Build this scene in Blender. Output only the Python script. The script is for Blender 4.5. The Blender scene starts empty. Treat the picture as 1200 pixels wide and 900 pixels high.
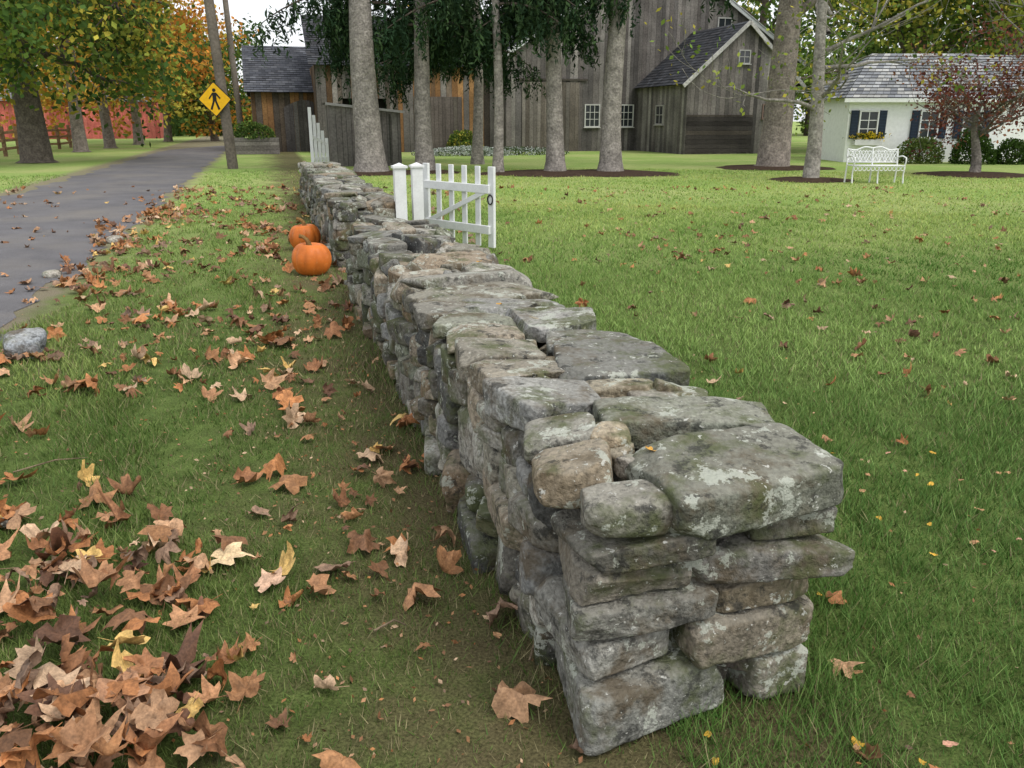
import bpy, math, numpy as np
from mathutils import Vector, Matrix
R=np.random.RandomState(7)
scene=bpy.context.scene
scene.view_settings.view_transform='Standard'
scene.view_settings.look='None'
scene.view_settings.exposure=0
# ------------------------------------------------------------------ helpers
D=np.array([-.272,.962,0.]); N=np.array([.962,.272,0.]); Z=np.array([0,0,1.]); O=np.array([.17,1.83,0.])
def W(s,t,z=0.): return O+s*D+t*N+z*Z
class B:
    def __init__(s): s.v=[];s.l=[];s.t=[];s.c=[];s.n=0
    def add(s,v,f,c):
        v=np.asarray(v,float).reshape(-1,3); c=np.asarray(c,float)
        if c.ndim==1: c=np.tile(c,(len(v),1))
        s.v.append(v);s.c.append(c)
        if isinstance(f,np.ndarray):
            s.l.append((f+s.n).ravel()); s.t.append(np.full(len(f),f.shape[1]))
        else:
            for q in f: s.l.append(np.array(q)+s.n)
            s.t.append(np.array([len(q) for q in f]))
        s.n+=len(v)
    def obj(s,name,mat,parent=None,smooth=False):
        me=bpy.data.meshes.new(name)
        v=np.concatenate(s.v);l=np.concatenate(s.l).astype(np.int32);t=np.concatenate(s.t).astype(np.int32);c=np.concatenate(s.c)
        me.vertices.add(len(v));me.vertices.foreach_set('co',v.ravel().astype(np.float32))
        me.loops.add(len(l));me.loops.foreach_set('vertex_index',l)
        me.polygons.add(len(t));st=np.concatenate([[0],np.cumsum(t)[:-1]]).astype(np.int32)
        me.polygons.foreach_set('loop_start',st)
        me.update(calc_edges=True)
        a=me.color_attributes.new('col','FLOAT_COLOR','POINT')
        a.data.foreach_set('color',np.concatenate([c,np.ones((len(c),1))],1).ravel().astype(np.float32))
        me.validate()
        me.polygons.foreach_set('use_smooth',np.full(len(me.polygons),smooth))
        me.materials.append(mat)
        o=bpy.data.objects.new(name,me);scene.collection.objects.link(o)
        if parent: o.parent=parent
        return o
def empty(name):
    o=bpy.data.objects.new(name,None);scene.collection.objects.link(o);o.empty_display_size=.3;return o
BF=np.array([[0,1,3,2],[4,6,7,5],[0,4,5,1],[2,3,7,6],[0,2,6,4],[1,5,7,3]])
def box(b,c,ax,h,col):
    c=np.asarray(c,float);ax=np.asarray(ax,float)
    v=[c+i*h[0]*ax[0]+j*h[1]*ax[1]+k*h[2]*ax[2] for i in(-1,1) for j in(-1,1) for k in(-1,1)]
    b.add(v,BF,col)
AX=np.eye(3); AW=np.array([N,D,Z])
def bar(b,p,q,w,h,col):
    p=np.asarray(p,float);q=np.asarray(q,float);d=q-p;L=np.linalg.norm(d);d/=L
    up=Z if abs(d[2])<.9 else np.array([1.,0,0]); s=np.cross(d,up);s/=np.linalg.norm(s);u=np.cross(s,d)
    box(b,(p+q)/2,[d,s,u],[L/2,w/2,h/2],col)
def tube(b,pts,rad,col,k=8,cap=False):
    pts=np.asarray(pts,float);n=len(pts);vs=[]
    for i in range(n):
        d=pts[min(i+1,n-1)]-pts[max(i-1,0)];d=d/(np.linalg.norm(d)+1e-9)
        a=np.cross(d,[.3,1,.1] if abs(d[1])<.8 else [1,.1,.2]);a/=np.linalg.norm(a);c=np.cross(d,a)
        th=np.arange(k)*2*np.pi/k
        vs.append(pts[i]+rad[i]*(np.cos(th)[:,None]*a+np.sin(th)[:,None]*c))
    f=[[i*k+j,i*k+(j+1)%k,(i+1)*k+(j+1)%k,(i+1)*k+j] for i in range(n-1) for j in range(k)]
    b.add(np.concatenate(vs),np.array(f),col)
    if cap: b.add(vs[-1],[list(range(k))],col)
def sines(p,freq,m=8,seed=0):
    r=np.random.RandomState(seed);o=0
    for i in range(m):
        w=r.normal(size=p.shape[1]);w/=np.linalg.norm(w)
        o=o+np.sin(p@w*freq*r.uniform(.6,1.7)+r.uniform(0,6.28))
    return o/m**.5
def mat(name,rough=.9,attr=True,base=(.5,.5,.5),n1=(6,.35),n2=None,bump=None,spec=.25,extra=None,trans=0,diff=False):
    m=bpy.data.materials.new(name);m.use_nodes=True;nt=m.node_tree;nd=nt.nodes;lk=nt.links
    bs=nd['Principled BSDF']
    if diff:
        nd.remove(bs);bs=nd.new('ShaderNodeBsdfDiffuse');lk.new(bs.outputs[0],nd['Material Output'].inputs[0])
    else: bs.inputs['Roughness'].default_value=rough;bs.inputs['Specular IOR Level'].default_value=spec
    geo=nd.new('ShaderNodeNewGeometry')
    if attr:
        a=nd.new('ShaderNodeAttribute');a.attribute_name='col';col=a.outputs['Color']
    else:
        a=nd.new('ShaderNodeRGB');a.outputs[0].default_value=(*base,1);col=a.outputs[0]
    def var(col,sc,amt,det=3,vec=geo.outputs['Position']):
        n=nd.new('ShaderNodeTexNoise');n.inputs['Scale'].default_value=sc;n.inputs['Detail'].default_value=det
        lk.new(vec,n.inputs['Vector'])
        mr=nd.new('ShaderNodeMapRange');mr.inputs[1].default_value=.3;mr.inputs[2].default_value=.7
        mr.inputs[3].default_value=1-amt;mr.inputs[4].default_value=1+amt;lk.new(n.outputs[0],mr.inputs[0])
        mx=nd.new('ShaderNodeVectorMath');mx.operation='SCALE';lk.new(col,mx.inputs[0]);lk.new(mr.outputs[0],mx.inputs['Scale'])
        return mx.outputs[0]
    if n1: col=var(col,*n1)
    if n2: col=var(col,*n2)
    if extra: col=extra(nt,nd,lk,col,geo,var,bs)
    lk.new(col,bs.inputs[0])
    if bump:
        tot=None
        for sc,st,ds in bump:
            n=nd.new('ShaderNodeTexNoise');n.inputs['Scale'].default_value=sc;n.inputs['Detail'].default_value=4;n.inputs['Roughness'].default_value=.65;lk.new(geo.outputs['Position'],n.inputs['Vector'])
            x=math_(nd,lk,'MULTIPLY',n.outputs[0],ds*st);tot=x if tot is None else math_(nd,lk,'ADD',tot,x)
        bp=nd.new('ShaderNodeBump');bp.inputs['Strength'].default_value=1;bp.inputs['Distance'].default_value=1;lk.new(tot,bp.inputs['Height'])
        lk.new(bp.outputs[0],bs.inputs['Normal'])
    if trans:
        tr=nd.new('ShaderNodeBsdfTranslucent');lk.new(col,tr.inputs[0]);ms=nd.new('ShaderNodeMixShader');ms.inputs[0].default_value=trans
        lk.new(bs.outputs[0],ms.inputs[1]);lk.new(tr.outputs[0],ms.inputs[2]);lk.new(ms.outputs[0],nd['Material Output'].inputs[0])
    return m
def blend(nt,nd,lk,a,colb,fac):
    mx=nd.new('ShaderNodeMix');mx.data_type='RGBA';lk.new(a,mx.inputs[6])
    if isinstance(colb,tuple): mx.inputs[7].default_value=(*colb,1)
    else: lk.new(colb,mx.inputs[7])
    lk.new(fac,mx.inputs[0]);return mx.outputs[2]
def mask(nd,lk,vec,sc,lo,hi,det=5,rough=.6,mul=1.):
    n=nd.new('ShaderNodeTexNoise');n.inputs['Scale'].default_value=sc;n.inputs['Detail'].default_value=min(det,5);n.inputs['Roughness'].default_value=rough;lk.new(vec,n.inputs['Vector'])
    mr=nd.new('ShaderNodeMapRange');mr.inputs[1].default_value=lo;mr.inputs[2].default_value=hi;mr.inputs[4].default_value=mul;lk.new(n.outputs[0],mr.inputs[0]);return mr.outputs[0]
def math_(nd,lk,op,a,b=None):
    m=nd.new('ShaderNodeMath');m.operation=op
    for i,x in enumerate((a,b)):
        if x is None: continue
        if isinstance(x,(int,float)): m.inputs[i].default_value=x
        else: lk.new(x,m.inputs[i])
    return m.outputs[0]
def dotn(nd,lk,geo):
    s=nd.new('ShaderNodeVectorMath');s.operation='SUBTRACT';lk.new(geo.outputs['Position'],s.inputs[0]);s.inputs[1].default_value=tuple(O)
    d=nd.new('ShaderNodeVectorMath');d.operation='DOT_PRODUCT';lk.new(s.outputs[0],d.inputs[0]);d.inputs[1].default_value=tuple(N);return d.outputs['Value']
# ------------------------------------------------------------------ materials
def stone_x(nt,nd,lk,col,geo,var,bs):
    P=geo.outputs['Position']
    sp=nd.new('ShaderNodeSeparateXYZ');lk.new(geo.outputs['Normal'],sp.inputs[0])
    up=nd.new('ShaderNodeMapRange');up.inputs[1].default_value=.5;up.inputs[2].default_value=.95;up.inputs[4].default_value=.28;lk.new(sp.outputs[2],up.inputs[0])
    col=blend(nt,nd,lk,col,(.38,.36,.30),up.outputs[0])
    col=blend(nt,nd,lk,col,(.10,.075,.045),mask(nd,lk,P,6,.50,.64,6,.66,.8))
    col=blend(nt,nd,lk,col,(.085,.10,.04),mask(nd,lk,P,3.7,.50,.62,6,.72,.8))
    col=blend(nt,nd,lk,col,(.035,.035,.032),mask(nd,lk,P,13,.55,.63,5,.75,.75))
    col=blend(nt,nd,lk,col,(.46,.48,.41),mask(nd,lk,P,8,.575,.605,6,.75,.7))
    col=blend(nt,nd,lk,col,(.60,.60,.55),mask(nd,lk,P,34,.65,.68,3,.7,.65))
    return col
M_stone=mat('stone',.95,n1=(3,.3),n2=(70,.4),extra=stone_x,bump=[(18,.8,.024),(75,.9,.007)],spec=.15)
def ground_x(nt,nd,lk,col,geo,var,bs):
    P=geo.outputs['Position'];t=dotn(nd,lk,geo)
    sp=nd.new('ShaderNodeSeparateXYZ');lk.new(P,sp.inputs[0])
    fy=nd.new('ShaderNodeMapRange');fy.inputs[1].default_value=5;fy.inputs[2].default_value=20;fy.inputs[4].default_value=1;lk.new(sp.outputs[1],fy.inputs[0])
    col=blend(nt,nd,lk,col,(.24,.34,.09),fy.outputs[0])
    col=blend(nt,nd,lk,col,(.38,.40,.16),math_(nd,lk,'MULTIPLY',fy.outputs[0],mask(nd,lk,P,.30,.42,.66,4,.6,.8)))
    n=nd.new('ShaderNodeTexNoise');n.inputs['Scale'].default_value=2.2;n.inputs['Detail'].default_value=5;n.inputs['Roughness'].default_value=.65;lk.new(P,n.inputs['Vector'])
    off=math_(nd,lk,'MULTIPLY',math_(nd,lk,'SUBTRACT',n.outputs[0],.5),2.6)
    tt=math_(nd,lk,'ADD',t,off)
    a=nd.new('ShaderNodeMapRange');a.inputs[1].default_value=-1.0;a.inputs[2].default_value=-.1;lk.new(tt,a.inputs[0])
    b=nd.new('ShaderNodeMapRange');b.inputs[1].default_value=.85;b.inputs[2].default_value=.6;lk.new(t,b.inputs[0])
    f=math_(nd,lk,'MULTIPLY',a.outputs[0],b.outputs[0])
    col=blend(nt,nd,lk,col,(.105,.082,.045),math_(nd,lk,'MULTIPLY',f,.85))
    c=nd.new('ShaderNodeMapRange');c.inputs[1].default_value=-2.35;c.inputs[2].default_value=-2.75;lk.new(math_(nd,lk,'ADD',t,math_(nd,lk,'MULTIPLY',off,.4)),c.inputs[0])
    d=nd.new('ShaderNodeMapRange');d.inputs[1].default_value=-6.6;d.inputs[2].default_value=-6.2;lk.new(t,d.inputs[0])
    col=blend(nt,nd,lk,col,(.22,.18,.135),math_(nd,lk,'MULTIPLY',math_(nd,lk,'MULTIPLY',c.outputs[0],d.outputs[0]),.85))
    return var(col,110,.45,3)
M_ground=mat('lawn_soil',1,attr=False,base=(.085,.12,.032),n1=(.9,.2),n2=(9,.28),extra=ground_x,bump=[(60,.8,.015)],spec=.1)
def road_x(nt,nd,lk,col,geo,var,bs):
    P=geo.outputs['Position']
    col=blend(nt,nd,lk,col,(.21,.19,.165),mask(nd,lk,P,.6,.45,.75,4,.6,.7))
    col=blend(nt,nd,lk,col,(.085,.08,.085),mask(nd,lk,P,.35,.55,.7,4,.6,.6))
    return var(col,120,.3,2)
M_road=mat('asphalt',.85,attr=False,base=(.135,.13,.135),n1=(2,.15),extra=road_x,bump=[(150,.4,.008)])
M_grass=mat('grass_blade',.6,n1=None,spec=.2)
M_leaf=mat('dry_leaf',.7,n1=(35,.3),n2=(140,.2),bump=[(60,.5,.005)],spec=.3)
M_fol=mat('foliage',n1=None,trans=.35,diff=True)
M_plainfol=mat('needles',n1=None,diff=True)
M_bark=mat('bark',.95,n1=(5,.3),n2=(18,.35),bump=[(14,.9,.06)],spec=.1)
M_wood=mat('weathered_wood',.9,n1=(1.2,.25),n2=(14,.25),spec=.1)
M_shing=mat('shingle',.9,n1=(2,.2),spec=.15)
M_white=mat('white_paint',.55,n1=(8,.06),n2=(50,.05),spec=.3)
M_plain=mat('painted',.6,n1=(10,.1),spec=.3)
M_mulch=mat('mulch',1,n1=(12,.4),n2=(60,.4),spec=.05)
M_glass=mat('window_glass',.12,n1=(1,.3),spec=.6)
def pump_x(nt,nd,lk,col,geo,var,bs):
    return blend(nt,nd,lk,col,(.62,.30,.10),mask(nd,lk,geo.outputs['Position'],30,.56,.72,4,.7,.5))
M_pump=mat('pumpkin_skin',.5,n1=(9,.2),extra=pump_x,spec=.35,bump=[(25,.3,.01)])
# ------------------------------------------------------------------ ground / road
MUL=[(-4.2,25.5,1.5),(-2.6,26,1.1),(-.39,25,.7),(1.24,25.5,1.9),(2.9,25.5,2.0),(8.6,28.5,1.9),(7.8,22.5,1.1),(13.3,24.8,1.6)]
b=B();n=60
xs=np.concatenate([[-900,-300],np.linspace(-60,60,n),[300,900]]);ys=np.concatenate([[-300,-60],np.linspace(-12,110,n),[300,1200]])
X,Y=np.meshgrid(xs,ys);v=np.stack([X.ravel(),Y.ravel(),np.zeros(X.size)],1);w=len(xs)
idx=np.arange(len(ys)-1)[:,None]*w+np.arange(w-1)[None,:];idx=idx.ravel()
b.add(v,np.stack([idx,idx+1,idx+w+1,idx+w],1),(.1,.2,.03))
b.obj('ground',M_ground)
b=B()
ss=np.linspace(-14,75,400)
cen=-4.285+np.where(ss>44,(ss-44)**2*.022,0)
e1=.08*np.sin(ss*1.7)+.06*np.sin(ss*4.1+1)+.04*np.sin(ss*9.3)+R.normal(0,.03,400)
e2=.10*np.sin(ss*1.9+2)+.07*np.sin(ss*4.7+1)+R.normal(0,.03,400)
v=[]
for s,c,a1,a2 in zip(ss,cen,e1,e2): v+= [W(s,c-1.58+a2,.004),W(s,c,.03),W(s,c+1.58+a1,.004)]
f=[[3*i+k,3*i+k+1,3*i+4+k,3*i+3+k] for i in range(len(ss)-1) for k in(0,1)]
b.add(v,np.array(f),(.1,.1,.1));b.obj('road',M_road,smooth=True)
b=B()
for (x,y,r) in MUL:
    th=np.linspace(0,2*np.pi,40,endpoint=False);rr=r*(1+.08*np.sin(3*th+x)+.05*np.sin(7*th))
    P=np.stack([x+rr*np.cos(th),y+rr*np.sin(th)*.9,np.full(40,.006)],1)
    P=np.concatenate([P,[[x,y,.09]],np.stack([x+rr*.6*np.cos(th),y+rr*.55*np.sin(th),np.full(40,.06)],1)])
    f=[[i,(i+1)%40,41+(i+1)%40,41+i] for i in range(40)]+[[41+i,41+(i+1)%40,40] for i in range(40)]
    b.add(P,f,(.06,.04,.028))
b.obj('mulch_bed',M_mulch,smooth=True)
# ------------------------------------------------------------------ grass
def st(x,y):
    dx=x-O[0];dy=y-O[1];return dx*D[0]+dy*D[1],dx*N[0]+dy*N[1]
vs=[];cs=[]
for (r0,r1,den,h,wd) in [(.7,3,15000,.036,.0034),(3,5,9000,.038,.0044),(5,9,3600,.040,.0068),(9,16,1100,.038,.012),(16,28,240,.036,.021)]:
    A=math.radians(100)/2*(r1*r1-r0*r0);k=int(A*den)
    r=np.sqrt(R.uniform(r0*r0,r1*r1,k));a=R.uniform(-math.radians(50),math.radians(50),k)
    x=r*np.sin(a);y=r*np.cos(a);s,t=st(x,y)
    xy=np.stack([x,y],1);nz=sines(xy,3.2,10,3);nz2=sines(xy,11,8,5);nz3=sines(xy,.9,8,9);nz4=sines(xy,2.1,9,19)
    prob=np.ones(k)
    strip=np.clip((t+.95+.5*nz+.3*nz2)/.8,0,1)*(t<.2)
    prob-=strip*.62
    prob*=np.where((t<-2.45+.12*nz+.06*nz2)&(t>-6.2),.0,1)
    prob*=np.where((t>.06)&(t<.6)&(s>0)&(s<5.9),0,1)
    prob*=np.where((t>.06)&(t<.6)&(s>7.4)&(s<16),0,1)
    prob*=np.where(t<0,np.clip(.8+.35*nz2+.15*nz4,.15,1),np.clip(.9+.15*nz2,.5,1))
    for (mx,my,mr) in MUL: prob*=np.where((x-mx)**2+(y-my)**2<(mr*.93)**2,0,1)
    kp=R.rand(k)<prob;x=x[kp];y=y[kp];s=s[kp];t=t[kp];nz=nz[kp];nz2=nz2[kp];nz3=nz3[kp];nz4=nz4[kp];strip=strip[kp];k=len(x)
    hh=h*R.uniform(.45,1.6,k)*(.92+.25*nz2)*(1-.4*strip);hh=np.where((t>.62)&(t<.8),hh*1.6,hh);hh=np.where((t>-.12)&(t<.03),hh*1.7,hh);hh=np.where((s<0)&(s>-.15)&(t>0)&(t<.7),hh*1.5,hh)
    hh=np.clip(hh,.008,.11)
    th=R.uniform(0,6.28,k);la=R.uniform(0,6.28,k);lm=hh*R.uniform(.1,1.1,k)
    ww=wd*R.uniform(.6,1.3,k)/2
    p=np.stack([x,y,np.full(k,-.002)],1);dw=np.stack([np.cos(th)*ww,np.sin(th)*ww,0*th],1)
    tip=p+np.stack([np.cos(la)*lm,np.sin(la)*lm,hh],1)
    vs.append(np.stack([p-dw,p+dw,tip],1).reshape(-1,3))
    c1=np.array([.08,.18,.032]);c2=np.array([.27,.40,.11]);c3=np.array([.38,.33,.17])
    m=np.clip(.40+.22*nz3+.15*nz4+R.normal(0,.3,k),0,1.4)[:,None]
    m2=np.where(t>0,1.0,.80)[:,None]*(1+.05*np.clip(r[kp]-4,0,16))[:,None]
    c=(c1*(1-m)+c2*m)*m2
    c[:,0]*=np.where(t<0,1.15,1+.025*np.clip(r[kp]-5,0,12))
    dry=(R.rand(k)<(.07+.33*strip+.06*(t<0)))[:,None];c=np.where(dry,c3*R.uniform(.5,1,(k,1)),c)
    c=np.minimum(c,.55)
    cs.append(np.stack([c*.7,c*.7,c*1.1],1).reshape(-1,3))  # roots darker than tips: ambient occlusion painted into the blade colour
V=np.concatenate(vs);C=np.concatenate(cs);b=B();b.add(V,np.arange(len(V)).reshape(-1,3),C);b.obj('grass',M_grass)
print('grass tris',len(V)//3)
# ------------------------------------------------------------------ stones
def cube_grid(n):
    key={};vs=[];fs=[]
    g=np.linspace(-1,1,n+1)
    def vid(p):
        k=tuple(np.round(p,5))
        if k not in key: key[k]=len(vs);vs.append(p)
        return key[k]
    for ax in range(3):
        for sg in(-1,1):
            for i in range(n):
                for j in range(n):
                    q=[]
                    for (a,c) in((i,j),(i+1,j),(i+1,j+1),(i,j+1)):
                        p=[0,0,0];p[ax]=sg;p[(ax+1)%3]=g[a];p[(ax+2)%3]=g[c];q.append(vid(tuple(p)))
                    if sg<0:q=q[::-1]
                    fs.append(q)
    return np.array(vs,float),np.array(fs)
CG={k:cube_grid(k) for k in(5,8,14,28)}
SCOL=[(.18,.17,.145),(.25,.235,.19),(.14,.135,.12),(.33,.28,.215),(.22,.22,.21),(.24,.18,.12),(.35,.335,.295),(.10,.10,.095),(.165,.175,.13)]
def stone(b,c,size,rot=(0,0,0),n=8,q=None,cuts=8,col=None,frame=True,rough=1.,seed=None,strata=0.,chop=(.62,.93)):
    r=np.random.RandomState(R.randint(1<<30) if seed is None else seed)
    v,f=CG[n];p=v.copy()
    q=q or r.uniform(5,14)
    p=p/((np.abs(p)**q).sum(1)**(1/q))[:,None]
    for i in range(cuts):
        m=r.normal(size=3)
        if i<4:
            a=math.pi/4+i*math.pi/2+r.normal(0,.38);m=np.array([math.cos(a),math.sin(a),r.normal(0,.25)]);m/=np.linalg.norm(m)
            off=np.abs(m).sum()*r.uniform(*chop)
        elif i%2: # bevel a top or bottom edge
            a=r.uniform(0,6.28);m=np.array([math.cos(a)*.7,math.sin(a)*.7,r.choice([-1,1])*r.uniform(.4,.9)]);m/=np.linalg.norm(m)
            off=np.abs(m).sum()*r.uniform(.74,.92)
        else:
            m[2]*=1.1;m/=np.linalg.norm(m);off=np.abs(m).sum()*r.uniform(max(.62,chop[0]),.90)
        d=p@m-off;p=p-np.maximum(d,0)[:,None]*m
    p[:,0]*=1+.13*r.normal()*p[:,1];p[:,1]*=1+.13*r.normal()*p[:,0];p[:,2]*=1+.16*r.normal()*p[:,0]+.12*r.normal()*p[:,1]
    dirv=p/np.linalg.norm(p,axis=1)[:,None]
    hs=np.array(size)/2
    p=p*hs
    mn=hs.min();sd=r.randint(1<<30)
    p+=dirv*(sines(p,1.3/mn*.9,6,sd)*mn*.050*rough)[:,None]
    rd=1-2*np.abs(sines(p,2.4/mn,5,sd+1));p+=dirv*(np.clip(rd,-2,1)*mn*.030*rough)[:,None]
    if n>=14:
        rd=1-2*np.abs(sines(p,6/mn,6,sd+2));p+=dirv*(np.clip(rd,-2,1)*mn*.013*rough)[:,None]
        if strata or r.rand()<.25:
            k_=r.uniform(3,6)/mn;zz=p[:,2]+.15*mn*sines(p,2/mn,4,sd+5)
            w=np.clip(1-np.abs(dirv[:,2])*1.3,0,1);p[:,:2]+=dirv[:,:2]*(w*mn*.030*np.sign(np.sin(zz*k_))*np.abs(np.sin(zz*k_))**.5)[:,None]
    if n>=28: p+=dirv*(sines(p,18/mn,12,sd+3)*mn*.007)[:,None]
    rx,ry,rz=rot;M=np.array(Matrix.Rotation(rz,3,'Z')@Matrix.Rotation(ry,3,'Y')@Matrix.Rotation(rx,3,'X'))
    p=p@M.T
    if frame: p=np.asarray(W(c[0],c[1],c[2]))+p[:,[0]]*D+p[:,[1]]*N+p[:,[2]]*Z
    else: p=p+np.asarray(c)
    cc=np.array(SCOL[r.randint(len(SCOL))] if col is None else np.array(col)*.9)*r.uniform(.78,1.22)
    b.add(p,f[:,::-1] if frame else f,cc)
def face_rows(b,s0,s1,side,zt,n,lmin=.14,lmax=.42):
    hs=[];z=0
    while z<zt-.05:
        h=R.uniform(.075,.15);hs.append(h);z+=h
    k=zt/sum(hs);hs=[h*k for h in hs];zs=np.concatenate([[0],np.cumsum(hs)])
    nr=len(hs);blocked=[[] for _ in hs]
    def put(sa,sb,za,zb):
        L=sb-sa;ln=.24+R.uniform(-.03,.08);H=zb-za
        zc=(za+zb)/2;batter=.04*(1-zc/.6)
        t=(ln/2-.02-batter+R.uniform(-.035,.03)) if side<0 else (.62-ln/2+.02+batter+R.uniform(-.03,.03))
        stone(b,((sa+sb)/2,t,zc+R.uniform(-.012,.012)),(L*1.04,ln,H*1.08),(R.normal(0,.05),R.normal(0,.09),R.normal(0,.12)),n,cuts=9)
    for i in range(nr-1):
        s=s0+R.uniform(.1,.8)
        while s<s1-.5:
            L=R.uniform(.18,.42)
            if not any(a<s+L and c>s for a,c in blocked[i]) :
                blocked[i].append((s,s+L));blocked[i+1].append((s,s+L));put(s,s+L,zs[i],zs[i+2])
            s+=L+R.uniform(.3,1.6)
    for i in range(nr):
        s=s0;bl=sorted(blocked[i])
        while s<s1-.03:
            inb=[x for x in bl if x[0]-.01<=s<x[1]-.005]
            if inb: s=inb[0][1];continue
            nx=min([x[0] for x in bl if x[0]>s]+[s1]);L=R.uniform(lmin,lmax)*R.choice([.6,1,1])
            if nx-(s+L)<.1: L=nx-s
            if L>lmax*1.3: L=L/2
            if R.rand()<.28 and hs[i]>.095 and L<.34:
                m=zs[i]+(zs[i+1]-zs[i])*R.uniform(.35,.65);put(s,s+L,zs[i],m);put(s,s+L,m,zs[i+1])
            else: put(s,s+L,zs[i],zs[i+1])
            s+=L
    for i in range(int((s1-s0)*12)):
        k=R.uniform(.03,.065);z=R.uniform(.05,.55);t=.03+.04*z/.6-.03 if side<0 else .60
        stone(b,(R.uniform(s0,s1),t+R.uniform(0,.03),z),(k*1.5,k*1.5,k),(R.normal(0,.4),R.normal(0,.4),R.uniform(0,3)),5,cuts=4)
def caps(b,s0,s1,n):
    s=s0;
    while s<s1-.08:
        L=min(R.uniform(.2,.46),s1-s);
        if s1-s-L<.1:L=s1-s
        m=R.choice([1,2,2,2,3]);cut=[-.03]
        if m==2:cut.append(R.uniform(.2,.44))
        if m==3:cut+= [R.uniform(.14,.24),R.uniform(.36,.46)]
        cut.append(.65)
        for a,c in zip(cut[:-1],cut[1:]):
            h=R.uniform(.055,.13);zt=.69+R.uniform(-.045,.03)
            stone(b,(s+L/2+R.uniform(-.04,.04),(a+c)/2+R.uniform(-.035,.035),zt-h/2),(L*R.uniform(.98,1.16),(c-a)*1.06,h),(R.normal(0,.06),R.normal(0,.06),R.normal(0,.25)),n,q=R.uniform(8,18),rough=.9,cuts=7)
        s+=L
    k=int((s1-s0)*22)
    for i in range(k):
        z=R.uniform(.05,.13);stone(b,(R.uniform(s0,s1),R.uniform(.0,.62),R.uniform(.585,.65)),(z*1.2,z,z*.7),(R.normal(0,.3),R.normal(0,.3),R.uniform(0,3)),5,cuts=4)
def core(b,s0,s1):
    box(b,W((s0+s1)/2,.31,.28),[D,N,Z],[(s1-s0)/2-.12,.2,.28],(.03,.027,.022))
b=B()
Q=28
stone(b,(.01,.412,.628),(.30,.495,.145),(0.02,-.02,-.10),Q,q=12,cuts=6,col=(.20,.205,.165),rough=.8,seed=11,chop=(.80,.95))
stone(b,(-.045,.10,.615),(.16,.24,.105),(0,.03,.05),Q,q=3.8,cuts=5,col=(.29,.275,.235),rough=.8,seed=5)
stone(b,(.125,.02,.635),(.20,.20,.12),(.1,.05,.3),Q,q=6,cuts=7,col=(.27,.22,.155),rough=.9,seed=8)
stone(b,(.355,.44,.655),(.22,.50,.105),(-.03,.0,.25),Q,q=11,cuts=7,col=(.22,.23,.185),rough=.9,seed=21,chop=(.75,.93))
stone(b,(.355,.07,.645),(.17,.22,.09),(0.05,.04,.15),Q,q=8,cuts=7,col=(.26,.25,.215),rough=.8,seed=31)
stone(b,(.64,.12,.655),(.29,.30,.10),(-.02,.03,-.1),Q,q=12,cuts=7,col=(.36,.36,.34),rough=.8,seed=14,chop=(.75,.93))
stone(b,(.27,.18,.67),(.10,.11,.07),(0,.1,.4),14,q=3.5,col=(.36,.29,.2))
stone(b,(.13,.18,.645),(.07,.08,.06),(0,0,1),14,q=3.5,col=(.36,.33,.28))
stone(b,(.56,.33,.63),(.14,.2,.07),(0,.1,.4),14,q=6,col=(.38,.32,.24))
stone(b,(.60,.52,.63),(.22,.26,.07),(0,.05,.2),Q,q=9,col=(.30,.28,.24))
stone(b,(.95,.47,.665),(.42,.42,.08),(0,-.02,.15),Q,q=12,cuts=7,col=(.17,.175,.165),rough=.9,seed=44,chop=(.72,.93))
stone(b,(.74,.40,.655),(.18,.24,.05),(0,.05,.3),14,q=8,col=(.36,.31,.22))
stone(b,(.93,.12,.655),(.25,.31,.085),(0,.04,-.1),Q,q=10,col=(.30,.26,.2),seed=3)
stone(b,(1.20,.11,.655),(.29,.31,.09),(0,.02,.1),Q,q=12,col=(.33,.30,.24),seed=9)
stone(b,(1.28,.50,.65),(.26,.34,.08),(0.02,.02,.1),Q,q=12,col=(.18,.18,.165),seed=10)
stone(b,(1.02,.27,.655),(.12,.08,.05),(0,0,.3),14,col=(.36,.30,.2))
stone(b,(1.48,.12,.655),(.24,.29,.085),(0.02,.03,.1),Q,q=12)
stone(b,(1.62,.47,.665),(.36,.36,.075),(0.02,.0,.1),Q,q=14,col=(.30,.295,.28),seed=15)
stone(b,(1.72,.12,.655),(.25,.29,.08),(0.0,.03,.0),Q,q=10,col=(.22,.23,.18))
for i in range(60):
    z=R.uniform(.035,.09);stone(b,(R.uniform(.2,1.85),R.uniform(.02,.6),R.uniform(.60,.66)),(z*1.3,z,z*.6),(R.normal(0,.3),R.normal(0,.3),R.uniform(0,3)),8,cuts=5,col=(.33,.28,.2))
caps(b,1.86,3.6,14);caps(b,3.6,5.75,14)
E=[
(.02,.15,.522,.30,.36,.080,.20),(.05,.55,.530,.26,.20,.095,.02),(.01,.39,.54,.10,.08,.05,0),
(.05,.12,.438,.32,.29,.085,.0),(.03,.46,.434,.28,.38,.100,-.04),
(.04,.14,.340,.30,.33,.115,.03),(.05,.475,.342,.27,.29,.088,.02),
(.08,.11,.238,.34,.29,.100,.05),(.04,.45,.228,.28,.36,.145,-.1),
(.05,.17,.095,.36,.38,.175,.03),(.06,.40,.14,.2,.22,.04,-.35),(.05,.55,.07,.26,.20,.14,-.05),(.1,.38,.05,.2,.14,.08,.2)]
EC=[(.20,.19,.16),(.15,.145,.12),(.27,.23,.17),(.30,.27,.22),(.22,.21,.19),(.17,.165,.145),(.24,.20,.14),(.24,.235,.21),(.30,.26,.2),(.19,.19,.17),(.12,.1,.085),(.22,.2,.165),(.18,.16,.13)]
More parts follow.
